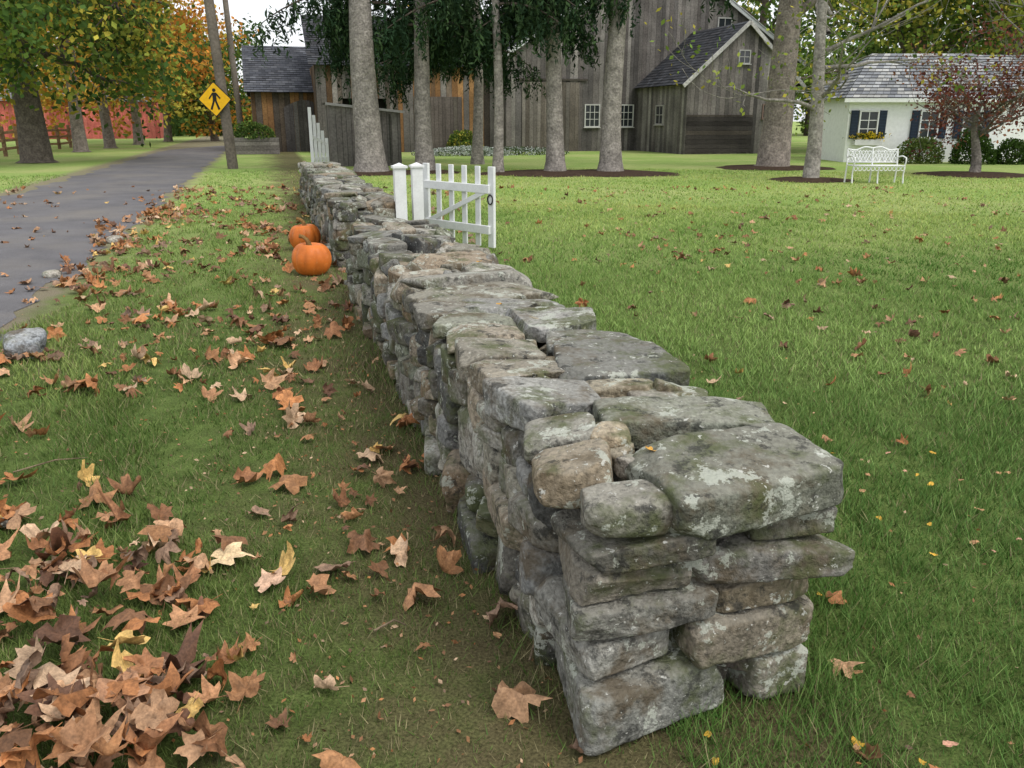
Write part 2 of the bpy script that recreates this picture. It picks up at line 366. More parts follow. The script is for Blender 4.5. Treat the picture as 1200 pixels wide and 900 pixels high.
for i,(s,t,z,a,c,h,ty) in enumerate(E):
    stone(b,(s,t,z),(a,c,h*1.07),(ty*.8,R.normal(0,.02),R.normal(0,.07)),Q,q=R.uniform(9,14),cuts=9,col=EC[i],rough=1.,seed=300+i,strata=1 if i%2 else 0,chop=(.74,.94))
for (s,t,z,k) in((-.03,.33,.39,.05),(-.04,.31,.29,.045),(-.05,.33,.49,.04),(-.05,.30,.18,.05),(0,.62,.45,.04)): stone(b,(s+.05,t,z),(k*2,k*1.3,k),(0,0,R.uniform(0,3)),8,cuts=5,col=(.2,.18,.15))
face_rows(b,.22,2.2,-1,.60,14,.12,.34);face_rows(b,2.2,5.75,-1,.61,14);face_rows(b,.2,5.75,1,.60,8)
for tt in(.12,.3,.5):
    for i in range(6): stone(b,(5.68+R.uniform(-.03,.03),tt,.05+i*.1),(.22,.24,.12),(0,.02,.1),5)
core(b,.02,5.75)
b.obj('dry_stone_wall',M_stone,smooth=True)
b=B()
face_rows(b,7.35,16.6,-1,.61,8,.18,.5);face_rows(b,7.35,16.6,1,.6,5,.18,.5);caps(b,7.3,16.6,8);core(b,7.35,16.6)
for tt in(.1,.3,.5):
    for i in range(6): stone(b,(7.4+R.uniform(-.03,.03),tt,.05+i*.1),(.25,.26,.12),(0,.02,.1),8)
b.obj('dry_stone_wall',M_stone,smooth=True)
b=B();stone(b,(-3.23,5.36,.07),(.24,.19,.19),(.3,.2,.5),14,frame=False,q=5,col=(.44,.47,.50));b.obj('field_stone',M_stone,smooth=True)
for (x,y,sz) in((-4.6,8.3,.14),(-5.1,10.8,.18),(-1.95,2.9,.05)):
    b=B();stone(b,(x,y,.03),(sz*1.2,sz,sz*.6),(0,0,.5),8,frame=False,q=3,col=(.40,.37,.32));b.obj('field_stone',M_stone,smooth=True)
# ------------------------------------------------------------------ fallen leaves
half=[(-90,.14),(-70,.46),(-48,.60),(-28,.70),(-14,.80),(-4,.60),(8,.60),(22,.78),(36,1.0),(47,.80),(60,.62),(72,.80),(82,.92),(90,1.12)]
out=half+[(180-a,r) for a,r in half[1:-1][::-1]]
th=np.radians([a for a,_ in out]);rr=np.array([r for _,r in out]);m=len(out)
x1=np.cos(th)*rr;y1=np.sin(th)*rr
base=np.concatenate([[[0,0]],np.stack([x1,y1],1)*.36,np.stack([x1,y1],1)*.7,np.stack([x1,y1],1)])
LF=[[0,1+i,1+(i+1)%m] for i in range(m)]
for k in(0,1):
    for i in range(m):
        a_,b_,c_,d_=1+k*m+i,1+(k+1)*m+i,1+(k+1)*m+(i+1)%m,1+k*m+(i+1)%m
        LF+=[[a_,b_,c_],[a_,c_,d_]]
LF=np.array(LF)
LCOL=np.array([(.46,.24,.12),(.32,.15,.07),(.54,.32,.18),(.17,.085,.05),(.40,.20,.09),(.50,.22,.085),(.30,.19,.125),(.60,.41,.26),(.40,.17,.065),(.24,.12,.06)])
def leaf(b,x,y,z,sz,col,flat=1.,small=False):
    p=base.copy();p[:,0]*=R.uniform(.7,1.1);
    if small: p=base/np.maximum(.01,np.linalg.norm(base,axis=1))[:,None]*np.minimum(1,np.linalg.norm(base,axis=1)[:,None]*1.6)*[[.5,.85]]
    p=p*(1+R.normal(0,.09,(len(p),1)))
    r2=(p**2).sum(1);a=np.arctan2(p[:,1],p[:,0])
    u=R.normal(size=2);u/=np.linalg.norm(u)
    zz=flat*(R.uniform(-.1,.6)*r2*(.5+.5*np.cos(2*a+R.uniform(0,6)))+R.uniform(.0,.35)*r2+R.uniform(-.6,.6)*np.abs(p[:,0])+.16*np.sin(5*a+R.uniform(0,6))*r2**.5+.18*np.abs(np.sin(p@u*R.uniform(3,6)+R.uniform(0,6)))+.08*sines(p,6,5,R.randint(99999))+R.normal(0,.02,len(p)))
    curl=R.uniform(0,1.6)*flat*(R.rand()<.6)
    pu=p@u;pv=p@np.array([-u[1],u[0]])
    if curl>.15:
        ang=pu*curl*1.5;q2=np.sin(ang)/(curl*1.5);zz=zz*.6+(1-np.cos(ang))/(curl*1.5)
        p=q2[:,None]*u+pv[:,None]*np.array([-u[1],u[0]])
    q=np.stack([p[:,0],p[:,1],zz],1)*sz
    M=np.array(Matrix.Rotation(R.uniform(0,6.28),3,'Z')@Matrix.Rotation(R.normal(0,.3*flat),3,'X')@Matrix.Rotation(R.normal(0,.3*flat)+(math.pi if R.rand()<.35 else 0),3,'Y'))
    q=q@M.T;q[:,2]-=np.percentile(q[:,2],10);q+= [x,y,z]
    c=np.tile(np.asarray(col),(len(q),1))*(.82+.25*r2[:,None]);c[0]*=1.25
    b.add(q,LF,c)
    if R.rand()<.45 and not small:
        e=np.array([R.uniform(-.2,.2),-R.uniform(.6,1.1),R.uniform(0,.15)])*sz
        tube(b,[q[0],q[0]+M@(e/2),q[0]+M@e],[.0016,.0013,.001],np.array(col)*.8,4)
b=B()
def dens(x,y):
    s,t=st(x,y);xy=np.stack([x,y],1);cl=sines(xy,2.6,8,77);c2=sines(xy,7,6,78)
    E_=lambda cx,cy,sx,sy:np.exp(-(((x-cx)/sx)**2+((y-cy)/sy)**2))
    d=26*np.maximum(.10,1+.8*cl+.7*c2)*np.exp(-np.maximum(0,s-8)/16)
    d=np.where(t<-2.5,d*np.where(t>-5.9,.12,.8),d)
    d=np.where(t>-.6,d*.7,d);d=np.where((s<1.3)&(t>-1.0),d*.45,d)
    d+=340*E_(-1.08,1.62,.34,.42)+150*E_(-1.5,2.35,.45,.42)+60*E_(-1.2,2.7,.6,.25)+60*E_(-.62,3.35,.12,.13)+140*E_(-.55,1.30,.28,.14)
    d+=45*np.exp(-(((t+2.55)/.3)**2))*np.where(s<16,1,.3)*np.maximum(0,.6+cl)
    dr=5.*np.maximum(.06,1+1.1*cl+.6*c2)*np.where(y>12,.5,1)+60*E_(1.22,1.62,.36,.15)+30*E_(.98,2.0,.10,.3)
    d=np.where(t<0,d,dr)
    return np.where((t>-.04)&(t<.68)&(s>-.16)&(s<16.7)&~((s>5.9)&(s<7.25)),0,d),cl
for (xa,xb,ya,yb) in((-3.2,2.2,.9,4.2),(-11,9,4.2,20)):
    mx=450 if ya<1 else 110
    k=int((xb-xa)*(yb-ya)*mx);XX=R.uniform(xa,xb,k);YY=R.uniform(ya,yb,k)
    dd,_=dens(XX,YY);kp=(R.rand(k)*mx<dd)&(np.abs(XX)<YY*.74+.45)
    for x,y,d in zip(XX[kp],YY[kp],dd[kp]):
        pile=min(1,max(0,d-50)/200)
        rs=R.uniform(.02,.06) if R.rand()<.5 else R.uniform(.055,.098)
        if x>0: rs*=.75
        leaf(b,x,y,.012+R.rand()**1.2*.11*pile+R.uniform(0,.012),rs,
             LCOL[R.randint(10)]*R.uniform(.7,1.12) if R.rand()>.04 else (.66,.44,.15),R.uniform(.7,1.6))
leaf(b,-1.02,2.62,.03,.10,(.78,.58,.34),.5);leaf(b,-.80,2.45,.03,.07,(.62,.40,.27),.5)
leaf(b,-.98,1.78,.12,.10,(.42,.22,.12),.6)
for i in range(220):
    x=R.uniform(-.2,2.6);y=R.uniform(1.3,3.8);s,t=st(x,y)
    if -.02<t<.68 and s>-.15: continue
    if R.rand()<(.9 if y<1.75 else .3): leaf(b,x,y,.022,R.uniform(.014,.026),[(.65,.38,.05),(.55,.30,.2),(.45,.25,.12)][R.randint(3)],.5,True)
for (s,t) in((.09,.22),(1.9,.3),(3.1,.5)):
    p=W(s,t,.70);leaf(b,p[0],p[1],.70,.022,(.6,.32,.06),.6,True)
k=16000;x=R.uniform(-4,1.9,k);y=R.uniform(1.1,9,k);s,t=st(x,y)
pr=np.where(t<0,.35+.65*np.exp(-((t+.45)/.45)**2),.12)*(np.abs(x)<y*.75+.4)*np.clip(1.2-y/9,.1,1)
kp=(R.rand(k)<pr)&~((t>-.02)&(t<.66)&(s>-.1))&(t>-2.7);x=x[kp];y=y[kp];k=len(x)
cen=np.stack([x,y,R.uniform(.006,.022,k)],1);a=R.normal(size=(k,3))*[1,1,.35];a/=np.linalg.norm(a,axis=1)[:,None];c=np.cross(a,R.normal(size=(k,3))*[.4,.4,1]);c/=np.linalg.norm(c,axis=1)[:,None]
sz=R.uniform(.003,.013,k)[:,None];V=np.stack([cen-a*sz,cen+c*sz*.5,cen+a*sz,cen-c*sz*.6],1).reshape(-1,3);V[:,2]=np.maximum(V[:,2],.003)
b.add(V,np.arange(4*k).reshape(-1,4),np.repeat(LCOL[R.randint(0,10,k)]*R.uniform(.5,1.,(k,1)),4,0))
b.obj('fallen_leaves',M_leaf,smooth=True)
print('leaf verts',b.n)
# ------------------------------------------------------------------ pumpkins
def pumpkin(x,y,rx,h,seed,tilt):
    e=empty('pumpkin');b=B();nu,nv=96,32;v=[]
    for j in range(nv+1):
        ph=math.pi*j/nv
        for i in range(nu):
            a=2*math.pi*i/nu;rib=abs(math.sin(a*5.5+.0+.15*math.sin(2*a)))**.55
            k=(1-.10*(1-rib)*math.sin(ph)**.6)
            rad=rx*math.sin(ph)**.8*k*(1+.03*math.sin(a+seed))
            z=h/2*math.cos(ph)-.20*h*math.exp(-(math.sin(ph)/.32)**2)*(1 if ph<1.57 else -1)*.8
            v.append([rad*math.cos(a),rad*math.sin(a),z+h/2])
    f=[[j*nu+i,(j+1)*nu+i,(j+1)*nu+(i+1)%nu,j*nu+(i+1)%nu] for j in range(nv) for i in range(nu)]
    v=np.array(v)@np.array(Matrix.Rotation(tilt,3,'Y')).T;v[:,2]-=v[:,2].min();v+= [x,y,0]
    b.add(v,np.array(f),(.58,.15,.02));b.obj('shell',M_pump,e,True)
    b=B();top=np.array([x,y,h*.80]);pts=[top+np.array([0,0,-.03]),top+[-.005,0,.03],top+[-.02,0,.065],top+[-.055,.01,.09],top+[-.095,.02,.098]]
    tube(b,pts,[.04,.026,.02,.018,.021],(.22,.13,.05),10,True);b.obj('stem',M_bark,e,True)
pumpkin(-2.05,8.48,.20,.36,1,.05);pumpkin(-2.5,10.2,.19,.34,2,-.08)
# ------------------------------------------------------------------ white gate + posts
e=empty('white_picket_gate');b=B();Wc=(.76,.77,.76)
g0=np.array([-1.10,11.05,0]);g1=np.array([-.24,10.15,0]);gd=(g1-g0);GL=np.linalg.norm(gd);gd/=GL;gn=np.cross(gd,Z)
axg=[gd,gn,Z]
for i in range(6):
    a=i/5*GL;wd=.05 if i in(0,5) else .042;hh=.95
    box(b,g0+gd*a+Z*(.05+hh/2-.02),axg,[wd,.02 if i in(0,5) else .012,hh/2],Wc)
for z in(.24,.72): box(b,g0+gd*GL/2+Z*z+gn*.034,axg,[GL/2,.02,.05],Wc)
bar(b,g0+gd*.06+Z*.26+gn*.036,g1-gd*.06+Z*.70+gn*.036,.018,.06,Wc)
o=b.obj('gate_pickets',M_white,e);bv=o.modifiers.new('bv','BEVEL');bv.width=.004
b=B();lt=g1+gn*.03+Z*.60;tube(b,[lt+gd*math.cos(a)*.045+Z*math.sin(a)*.055 for a in np.linspace(0,6.28,14)],[.008]*14,(.02,.02,.02),6);b.obj('latch_ring',M_plain,e)
for (x,y,h,w) in((-1.19,9.1,1.02,.06),(-1.09,9.85,.99,.06)):
    e=empty('white_gate_post');b=B();c=np.array([x,y,0])
    box(b,c+Z*h/2,AW,[w,w,h/2],Wc);box(b,c+Z*(h+.012),AW,[w+.018,w+.018,.012],Wc)
    t=w+.006;v=[c+Z*(h+.024)+i*t*N+j*t*D for i,j in((-1,-1),(1,-1),(1,1),(-1,1))]+[c+Z*(h+.055)];b.add(v,[[0,1,4],[1,2,4],[2,3,4],[3,0,4]],Wc)
    b.obj('post',M_white,e)
e=empty('white_picket_gate');b=B()
for i in range(5): box(b,np.array([-6.45+.075*i,28.0+.22*i,.95-.12*i]),[[1,0,0],[0,1,0],[0,0,1]],[.05,.02,.95-.12*i],Wc)
bar(b,(-6.45,28.03,.3),(-6.15,28.93,.3),.03,.1,Wc);bar(b,(-6.45,28.03,1.0),(-6.15,28.93,.75),.03,.1,Wc);b.obj('pickets',M_white,e)
# ------------------------------------------------------------------ utility pole & sign
e=empty('utility_pole');b=B();tube(b,[(-9.05,28,-.1),(-9.25,28,4),(-9.53,28,9.5)],[.17,.155,.13],(.17,.145,.12),14,True)
bar(b,(-10.5,28,8.9),(-8.6,28,8.9),.1,.12,(.1,.08,.06));b.obj('pole',M_wood,e,True)
e=empty('utility_pole');b=B();tube(b,[(-13.6,44,0),(-13.9,44,9.5)],[.16,.12],(.18,.155,.13),12,True);bar(b,(-14.9,44,8.9),(-13,44,8.9),.1,.12,(.1,.08,.06));b.obj('pole',M_wood,e,True)
e=empty('pedestrian_crossing_sign');cx,cy,cz=-9.33,27.72,2.13
def plate(b,r,yy,th,col):
    pts=[]
    for k in range(4):
        a=k*math.pi/2
        for da in(-.12,0,.12):
            rr=r*(.975 if da==0 else .93)
            pts.append((cx+rr*math.cos(a+da*.55),cz+rr*math.sin(a+da*.55)))
    n=len(pts);v=[(x,yy,z) for x,z in pts]+[(x,yy+th,z) for x,z in pts]
    b.add(v,[list(range(n)),list(range(n,2*n))[::-1]]+[[i,i+n,(i+1)%n+n,(i+1)%n] for i in range(n)],col)
b=B();plate(b,.54,cy,.008,(.02,.02,.015));b.obj('border',M_plain,e)
b=B();plate(b,.505,cy-.004,.003,(.85,.47,.01));b.obj('plate',M_plain,e)
b=B();yy=cy-.012;K=(.01,.01,.01)
def poly(p):
    n=len(p);v=[(cx+x,yy,cz+z) for x,z in p]+[(cx+x,yy+.006,cz+z) for x,z in p];b.add(v,[list(range(n)),list(range(n,2*n))[::-1]]+[[i,i+n,(i+1)%n+n,(i+1)%n] for i in range(n)],K)
poly([(.0+.055*math.cos(a),.27+.055*math.sin(a)) for a in np.linspace(0,6.28,14,endpoint=False)])
poly([(-.06,.2),(.06,.2),(.06,-.05),(-.06,-.05)]);poly([(-.06,-.05),(.0,-.05),(-.10,-.32),(-.16,-.30)]);poly([(.0,-.05),(.06,-.05),(.15,-.29),(.09,-.32)])
poly([(-.06,.2),(-.06,.13),(-.16,-.0),(-.19,.03)]);poly([(.06,.2),(.19,.04),(.16,.0),(.06,.12)]);b.obj('pedestrian_symbol',M_plain,e)
b=B();box(b,(cx+.06,cy+.08,cz),AX,[.03,.07,.3],(.3,.3,.3));b.obj('bracket',M_plain,e)
# ------------------------------------------------------------------ buildings
def boards(b,p0,dv,nv,L,zlo,zhi,bw,cols,th=.02,vert=True):
    p0=np.asarray(p0,float);a=0
    while a<L-.01:
        w=min(bw*R.uniform(.75,1.3),L-a);a0=a+.006;a1=a+w-.006
        c=np.array(cols[R.randint(len(cols))])*R.uniform(.65,1.3);off=R.uniform(0,.012)
        q=[]
        for o_ in(-.03,th+off):
            for (aa,zz) in((a0,zlo(a0)),(a1,zlo(a1)),(a1,zhi(a1)),(a0,zhi(a0))): q.append(p0+dv*aa+nv*o_+Z*zz)
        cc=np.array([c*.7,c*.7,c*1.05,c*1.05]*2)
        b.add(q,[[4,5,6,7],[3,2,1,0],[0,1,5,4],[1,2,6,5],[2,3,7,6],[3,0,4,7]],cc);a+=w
def hboards(b,p0,dv,nv,L,z0,z1,bh,cols):
    z=z0
    while z<z1-.01:
        h=min(bh,z1-z);c=np.array(cols[R.randint(len(cols))])*R.uniform(.75,1.2)
        box(b,np.asarray(p0)+dv*L/2+nv*.03+Z*(z+h/2),[dv,nv,Z],[L/2,.02+R.uniform(0,.006),h/2-.008],c);z+=h
def roof(b,p,al,up,cols,rh=.22,cw=.28):
    p=np.asarray(p,float);al=np.asarray(al,float);up=np.asarray(up,float)
    nr=max(1,int(np.linalg.norm(up)/rh));nc=max(1,int(np.linalg.norm(al)/cw));nn=np.cross(al,up);nn/=np.linalg.norm(nn)
    if nn[2]<0: nn=-nn
    b.add([p-nn*.01,p+al-nn*.01,p+al+up-nn*.01,p+up-nn*.01],[[0,1,2,3]],(.03,.03,.03))
    V=[];C=[]
    for j in range(nr):
        o=.5*(j%2)
        for i in range(-1,nc+1):
            a0=max(0,(i+o)/nc);a1=min(1,(i+o+.96)/nc)
            if a1<=a0: continue
            u0=j/nr;u1=(j+1)/nr;lift=.02+R.uniform(0,.015)
            V+= [p+al*a0+up*u0+nn*lift,p+al*a1+up*u0+nn*lift,p+al*a1+up*u1+nn*.003,p+al*a0+up*u1+nn*.003]
            C+= [np.array(cols[R.randint(len(cols))])*R.uniform(.75,1.2)]*4
    b.add(V,np.arange(len(V)).reshape(-1,4),np.array(C))
def window(par,c,dv,nv,w,h,frame=(.55,.55,.52),nx=2,ny=2):
    c=np.asarray(c,float)+nv*.05;b=B();ax=[dv,nv,Z];t=.05
    box(b,c,ax,[w/2-.01,.01,h/2-.01],(.025,.03,.035));b.obj('window_glass',M_glass,par)
    b=B()
    for s in(-1,1):
        box(b,c+dv*s*(w/2+t/2)+nv*.01,ax,[t/2,.035,h/2+t],frame);box(b,c+Z*s*(h/2+t/2)+nv*.013,ax,[w/2,.03,t/2],frame)
    box(b,c+nv*.04-Z*(h/2+t+.02),ax,[w/2+.09,.06,.018],frame)
    for i in range(1,nx): box(b,c+dv*(w*(i/nx-.5))+nv*.018,ax,[.014,.010,h/2],frame)
    for i in range(1,ny): box(b,c+Z*(h*(i/ny-.5))+nv*.021,ax,[w/2,.010,.014],frame)
    b.obj('window_frame',M_white,par)
GR=[(.175,.16,.15),(.23,.21,.195),(.13,.12,.115),(.28,.26,.24),(.19,.17,.16)]
BR=[(.28,.15,.07),(.36,.20,.09),(.16,.10,.06),(.12,.10,.085),(.20,.155,.12)]
RD=[(.05,.053,.06),(.075,.078,.085),(.06,.06,.065)]
zero=lambda a:0.
F=-D
def P2(base,a,z=0,dep=0): return np.asarray(base)+N*a+D*dep+Z*z
e=empty('barn');P0=np.array([6.44,45.1,0.])
def hz(a): return 4.6+min(a,16-a)*.62
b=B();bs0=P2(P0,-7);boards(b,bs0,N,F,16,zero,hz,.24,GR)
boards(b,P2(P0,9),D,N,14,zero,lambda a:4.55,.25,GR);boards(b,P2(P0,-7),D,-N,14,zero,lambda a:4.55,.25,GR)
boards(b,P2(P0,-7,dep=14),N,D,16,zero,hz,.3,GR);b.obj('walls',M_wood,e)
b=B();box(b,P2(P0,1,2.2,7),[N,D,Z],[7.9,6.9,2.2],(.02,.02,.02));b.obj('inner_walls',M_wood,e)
b=B()
roof(b,P2(P0,-7.35,4.42,-.35),D*14.7,N*8.35+Z*8.35*.62,RD,.25,.4);roof(b,P2(P0,9.35,4.42,-.35),D*14.7,-N*8.35+Z*8.35*.62,RD,.25,.4);b.obj('roof',M_shing,e)
b=B();bar(b,P2(P0,9.4,4.33,-.3),P2(P0,1,9.53,-.3),.06,.22,(.68,.70,.70));bar(b,P2(P0,-7.4,4.33,-.3),P2(P0,1,9.53,-.3),.06,.22,(.68,.70,.70));b.obj('rake_trim',M_white,e)
for a in(-2.5,-.66): window(e,P2(P0,a,1.72),N,F,.72,1.0,nx=3,ny=3)
window(e,P2(P0,4.6,6.0),N,F,.7,.9,nx=2,ny=2)
b=B();boards(b,P2(P0,-6.2,dep=-.06),N,F,3.0,zero,lambda a:3.3,.22,[(.20,.18,.16),(.15,.13,.11)]);bar(b,P2(P0,-6.4,3.42,-.1),P2(P0,-.2-2.6,3.42,-.1),.06,.09,(.08,.07,.06));b.obj('barn_door',M_wood,e)
e=empty('barn_shed');A0=np.array([7.9,40.,0.])
hza=lambda a:3.3+min(a,5.6-a)*.875
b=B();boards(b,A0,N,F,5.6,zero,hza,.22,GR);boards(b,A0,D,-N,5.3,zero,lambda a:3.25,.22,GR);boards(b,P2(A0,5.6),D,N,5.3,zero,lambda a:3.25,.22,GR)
b.obj('walls',M_wood,e)
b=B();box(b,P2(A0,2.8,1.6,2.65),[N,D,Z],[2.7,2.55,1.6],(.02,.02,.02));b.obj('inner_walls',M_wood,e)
b=B();roof(b,P2(A0,-.3,3.04,-.3),D*5.55,N*3.1+Z*3.1*.875,RD,.2,.3);roof(b,P2(A0,5.9,3.04,-.3),D*5.55,-N*3.1+Z*3.1*.875,RD,.2,.3);b.obj('roof',M_shing,e)
b=B();bar(b,P2(A0,-.32,2.96,-.28),P2(A0,2.8,5.70,-.28),.05,.16,(.46,.45,.43));bar(b,P2(A0,5.92,2.96,-.28),P2(A0,2.8,5.70,-.28),.05,.16,(.46,.45,.43));b.obj('rake_trim',M_wood,e)
b=B();hboards(b,P2(A0,.05),N,F,3.4,.05,1.75,.2,[(.045,.04,.038),(.07,.06,.052)]);b.obj('lower_siding',M_wood,e)
window(e,P2(A0,4.2,1.9),N,F,.5,.55,nx=2,ny=2,frame=(.25,.17,.14));window(e,P2(A0,2.75,4.25),N,F,.5,.5,frame=(.4,.4,.38));window(e,P2(A0,0,1.75,2.6),D,-N,.75,.8,frame=(.4,.38,.36))
e=empty('barn_wing');W0=P2(P0,-16,dep=1.0)
b=B();boards(b,W0,N,F,8.9,lambda a:0 if not 1.2<a<3.4 else 2.5,lambda a:4.1,.24,BR+GR[:2]);boards(b,W0,D,-N,7,zero,lambda a:4.0,.25,BR);b.obj('walls',M_wood,e)
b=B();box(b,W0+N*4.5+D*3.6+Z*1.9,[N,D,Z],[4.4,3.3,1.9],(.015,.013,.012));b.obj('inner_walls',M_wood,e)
b=B();roof(b,W0-N*.3-D*.4+Z*3.95,N*9.4,D*4.5+Z*2.6,RD,.22,.4);b.obj('roof',M_shing,e)
b=B();boards(b,W0+N*4.6-D*.05,N,F,2.4,zero,lambda a:2.6,.2,[(.13,.11,.10),(.16,.14,.12)]);b.obj('barn_door',M_wood,e)
e=empty('carriage_barn');L0=np.array([-12.7,43.,0.])
b=B();boards(b,L0,N,F,11,lambda a:0 if not(6.6<a<10.4) else 2.1,lambda a:2.95,.24,BR);
hl=lambda a:2.95+min(a,8-a)*.55
boards(b,L0,D,-N,8,zero,hl,.24,BR);b.obj('walls',M_wood,e)
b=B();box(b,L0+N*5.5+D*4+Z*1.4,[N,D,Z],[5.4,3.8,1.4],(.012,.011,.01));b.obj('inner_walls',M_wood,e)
b=B();roof(b,L0-N*.3-D*.4+Z*2.8,N*11.6,D*4.4+Z*4.4*.55,[(.09,.095,.11),(.12,.125,.14),(.08,.085,.10)],.22,.3);roof(b,L0-N*.3+D*8.4+Z*2.8,N*11.6,-D*4.4+Z*4.4*.55,RD,.22,.3);b.obj('roof',M_shing,e)
b=B();boards(b,L0+N*1.5-D*.05,N,F,2.0,zero,lambda a:2.1+.35*math.sin(min(1,max(0,a/2))*math.pi),.2,[(.15,.14,.13),(.11,.10,.10)]);boards(b,L0+N*4.2-D*.05,N,F,1.9,zero,lambda a:2.1,.2,[(.15,.14,.13),(.11,.10,.1)]);b.obj('barn_door',M_wood,e)
e=empty('garden_shed');S0=np.array([-6.1,29.3,0.])
b=B();hs=lambda a:2.02-.10*a;boards(b,S0,N,F,2.35,zero,hs,.17,GR);boards(b,S0,D,-N,1.6,zero,lambda a:1.98,.17,GR);boards(b,S0+N*2.35,D,N,1.6,zero,lambda a:1.75,.17,GR)
box(b,S0+N*1.17+D*.8+Z*.85,[N,D,Z],[1.12,.75,.85],(.02,.02,.02));b.obj('walls',M_wood,e)
b=B();roof(b,S0-N*.12-D*.15+Z*2.04,D*1.9,N*2.6-Z*.26,[(.14,.13,.12)],.2,.2);bar(b,S0-N*.12-D*.16+Z*2.03,S0+N*2.5-D*.16+Z*1.77,.03,.08,(.35,.34,.33));b.obj('roof',M_shing,e)
b=B();bar(b,S0+N*1.1-D*.04+Z*.1,S0+N*1.1-D*.04+Z*1.8,.03,.04,(.06,.06,.05));bar(b,S0+N*2-D*.04+Z*.1,S0+N*2-D*.04+Z*1.7,.03,.04,(.06,.06,.05));b.obj('door_trim',M_wood,e)
e=empty('white_cottage');H0=np.array([12.45,32.5,0.]);XA=np.array([1.,0,0]);YA=np.array([0,1.,0]);WH=(.84,.85,.84)
b=B();box(b,H0+XA*2.9+YA*2.0+Z*1.15,AX,[2.9,2.0,1.15],WH);box(b,H0+XA*8+YA*2.4+Z*1.3,AX,[2.2,2.3,1.3],WH)
v=[H0+XA*5.78+YA*.12+Z*2.6,H0+XA*5.78+YA*4.68+Z*2.6,H0+XA*5.78+YA*2.4+Z*3.9];b.add(v,[[0,1,2]],WH)
b.obj('walls',M_white,e)
SG=[(.27,.28,.30),(.36,.37,.38),(.22,.23,.25),(.44,.44,.43)]
b=B();z0=2.28
def quadroof(a,c,d,f_):
    nr=14
    a,c,d,f_=map(lambda q:np.asarray(q,float),(a,c,d,f_));nn=np.cross(c-a,d-a);nn/=np.linalg.norm(nn)
    if nn[2]<0:nn=-nn
    V=[];C=[]
    for j in range(nr):
        l0=a+(d-a)*j/nr;r0=c+(f_-c)*j/nr;l1=a+(d-a)*(j+1)/nr;r1=c+(f_-c)*(j+1)/nr;nc=max(1,int(np.linalg.norm(r0-l0)/.25))
        for i in range(nc):
            V+= [l0+(r0-l0)*i/nc+nn*.03,l0+(r0-l0)*(i+.95)/nc+nn*.03,l1+(r1-l1)*(i+.95)/nc,l1+(r1-l1)*i/nc];C+=[np.array(SG[R.randint(4)])*R.uniform(.8,1.15)]*4
    b.add([a-nn*.01,c-nn*.01,f_-nn*.01,d-nn*.01],[[0,1,2,3]],(.1,.1,.1));b.add(V,np.arange(len(V)).reshape(-1,4),np.array(C))
c0=H0+np.array([-.3,-.3,z0]);c1=H0+np.array([6.1,-.3,z0]);c2=H0+np.array([6.1,4.3,z0]);c3=H0+np.array([-.3,4.3,z0]);r0=H0+np.array([1.4,2.,3.95]);r1=H0+np.array([5.3,2.,3.95])
quadroof(c0,c1,r0,r1);quadroof(c3,c0,r0,r0+[0,.001,0]);quadroof(c2,c3,r1,r0);quadroof(c1,c2,r1,r1+[0,.001,0])
k0=H0+np.array([5.6,-.15,2.58]);quadroof(k0,k0+XA*4.9,k0+YA*2.55+Z*1.35,k0+XA*4.9+YA*2.55+Z*1.35);quadroof(k0+YA*5.1+XA*4.9,k0+YA*5.1,k0+YA*2.55+Z*1.35+XA*4.9,k0+YA*2.55+Z*1.35)
b.obj('roof',M_shing,e)
b=B();box(b,H0+XA*2.9-YA*.27+Z*2.2,AX,[3.2,.03,.07],WH);box(b,H0+XA*2.9-YA*.14+Z*2.16,AX,[3.1,.14,.012],WH);b.obj('eave_trim',M_white,e)
for x in(.75,3.0,4.6):
    window(e,H0+XA*x+Z*1.35,XA,-YA,.62,.9,frame=(.75,.76,.75),nx=2,ny=3)
    b=B()
    for s in(-1,1):
        box(b,H0+XA*(x+s*.52)-YA*.04+Z*1.35,AX,[.14,.02,.5],(.014,.025,.045))
        for k in range(9): box(b,H0+XA*(x+s*.52)-YA*.066+Z*(.93+k*.105),AX,[.11,.006,.03],(.02,.035,.06))
    b.obj('shutters',M_plain,e)
window(e,H0+XA*7.6+YA*.1+Z*1.35,XA,-YA,.9,1.1,frame=(.06,.22,.26),nx=2,ny=2)
b=B();box(b,H0+XA*8.9+YA*.06+Z*1.0,AX,[.45,.03,1.0],(.05,.25,.30));b.obj('door',M_plain,e)
def leafcloud(b,cen,sz,cols,flat=False):
    k=len(cen);a=R.normal(size=(k,3));a/=np.linalg.norm(a,axis=1)[:,None];c=R.normal(size=(k,3));c=np.cross(a,c);c/=np.linalg.norm(c,axis=1)[:,None]
    s=(sz*R.uniform(.6,1.3,k))[:,None];a=a*s*.5;c=c*s*.34
    V=np.stack([cen-a,cen+c,cen+a,cen-c],1).reshape(-1,3)
    b.add(V,np.arange(4*k).reshape(-1,4),np.repeat(cols,4,0))
def pick(cols,k,j=.25): return np.array(cols)[R.randint(0,len(cols),k)]*R.uniform(1-j,1+j,(k,1))
GN=[(.05,.09,.02),(.07,.13,.025),(.035,.065,.018)]
b=B();box(b,H0+np.array([.75,-.17,.72]),AX,[.5,.12,.1],(.7,.7,.7));b.obj('window_box',M_white,e)
b=B();k=500;c=H0+np.array([.75,-.2,.93])+R.normal(0,1,(k,3))*[.26,.08,.07];leafcloud(b,c,np.full(k,.08),np.where(R.rand(k,1)<.55,np.array([.75,.55,.04]),pick(GN,k)));b.obj('window_box_flowers',M_fol,e)
e=empty('red_barn');b=B();Q0=np.array([-43.,72.,0]);RB=[(.50,.13,.11),(.58,.17,.14),(.46,.12,.10)]
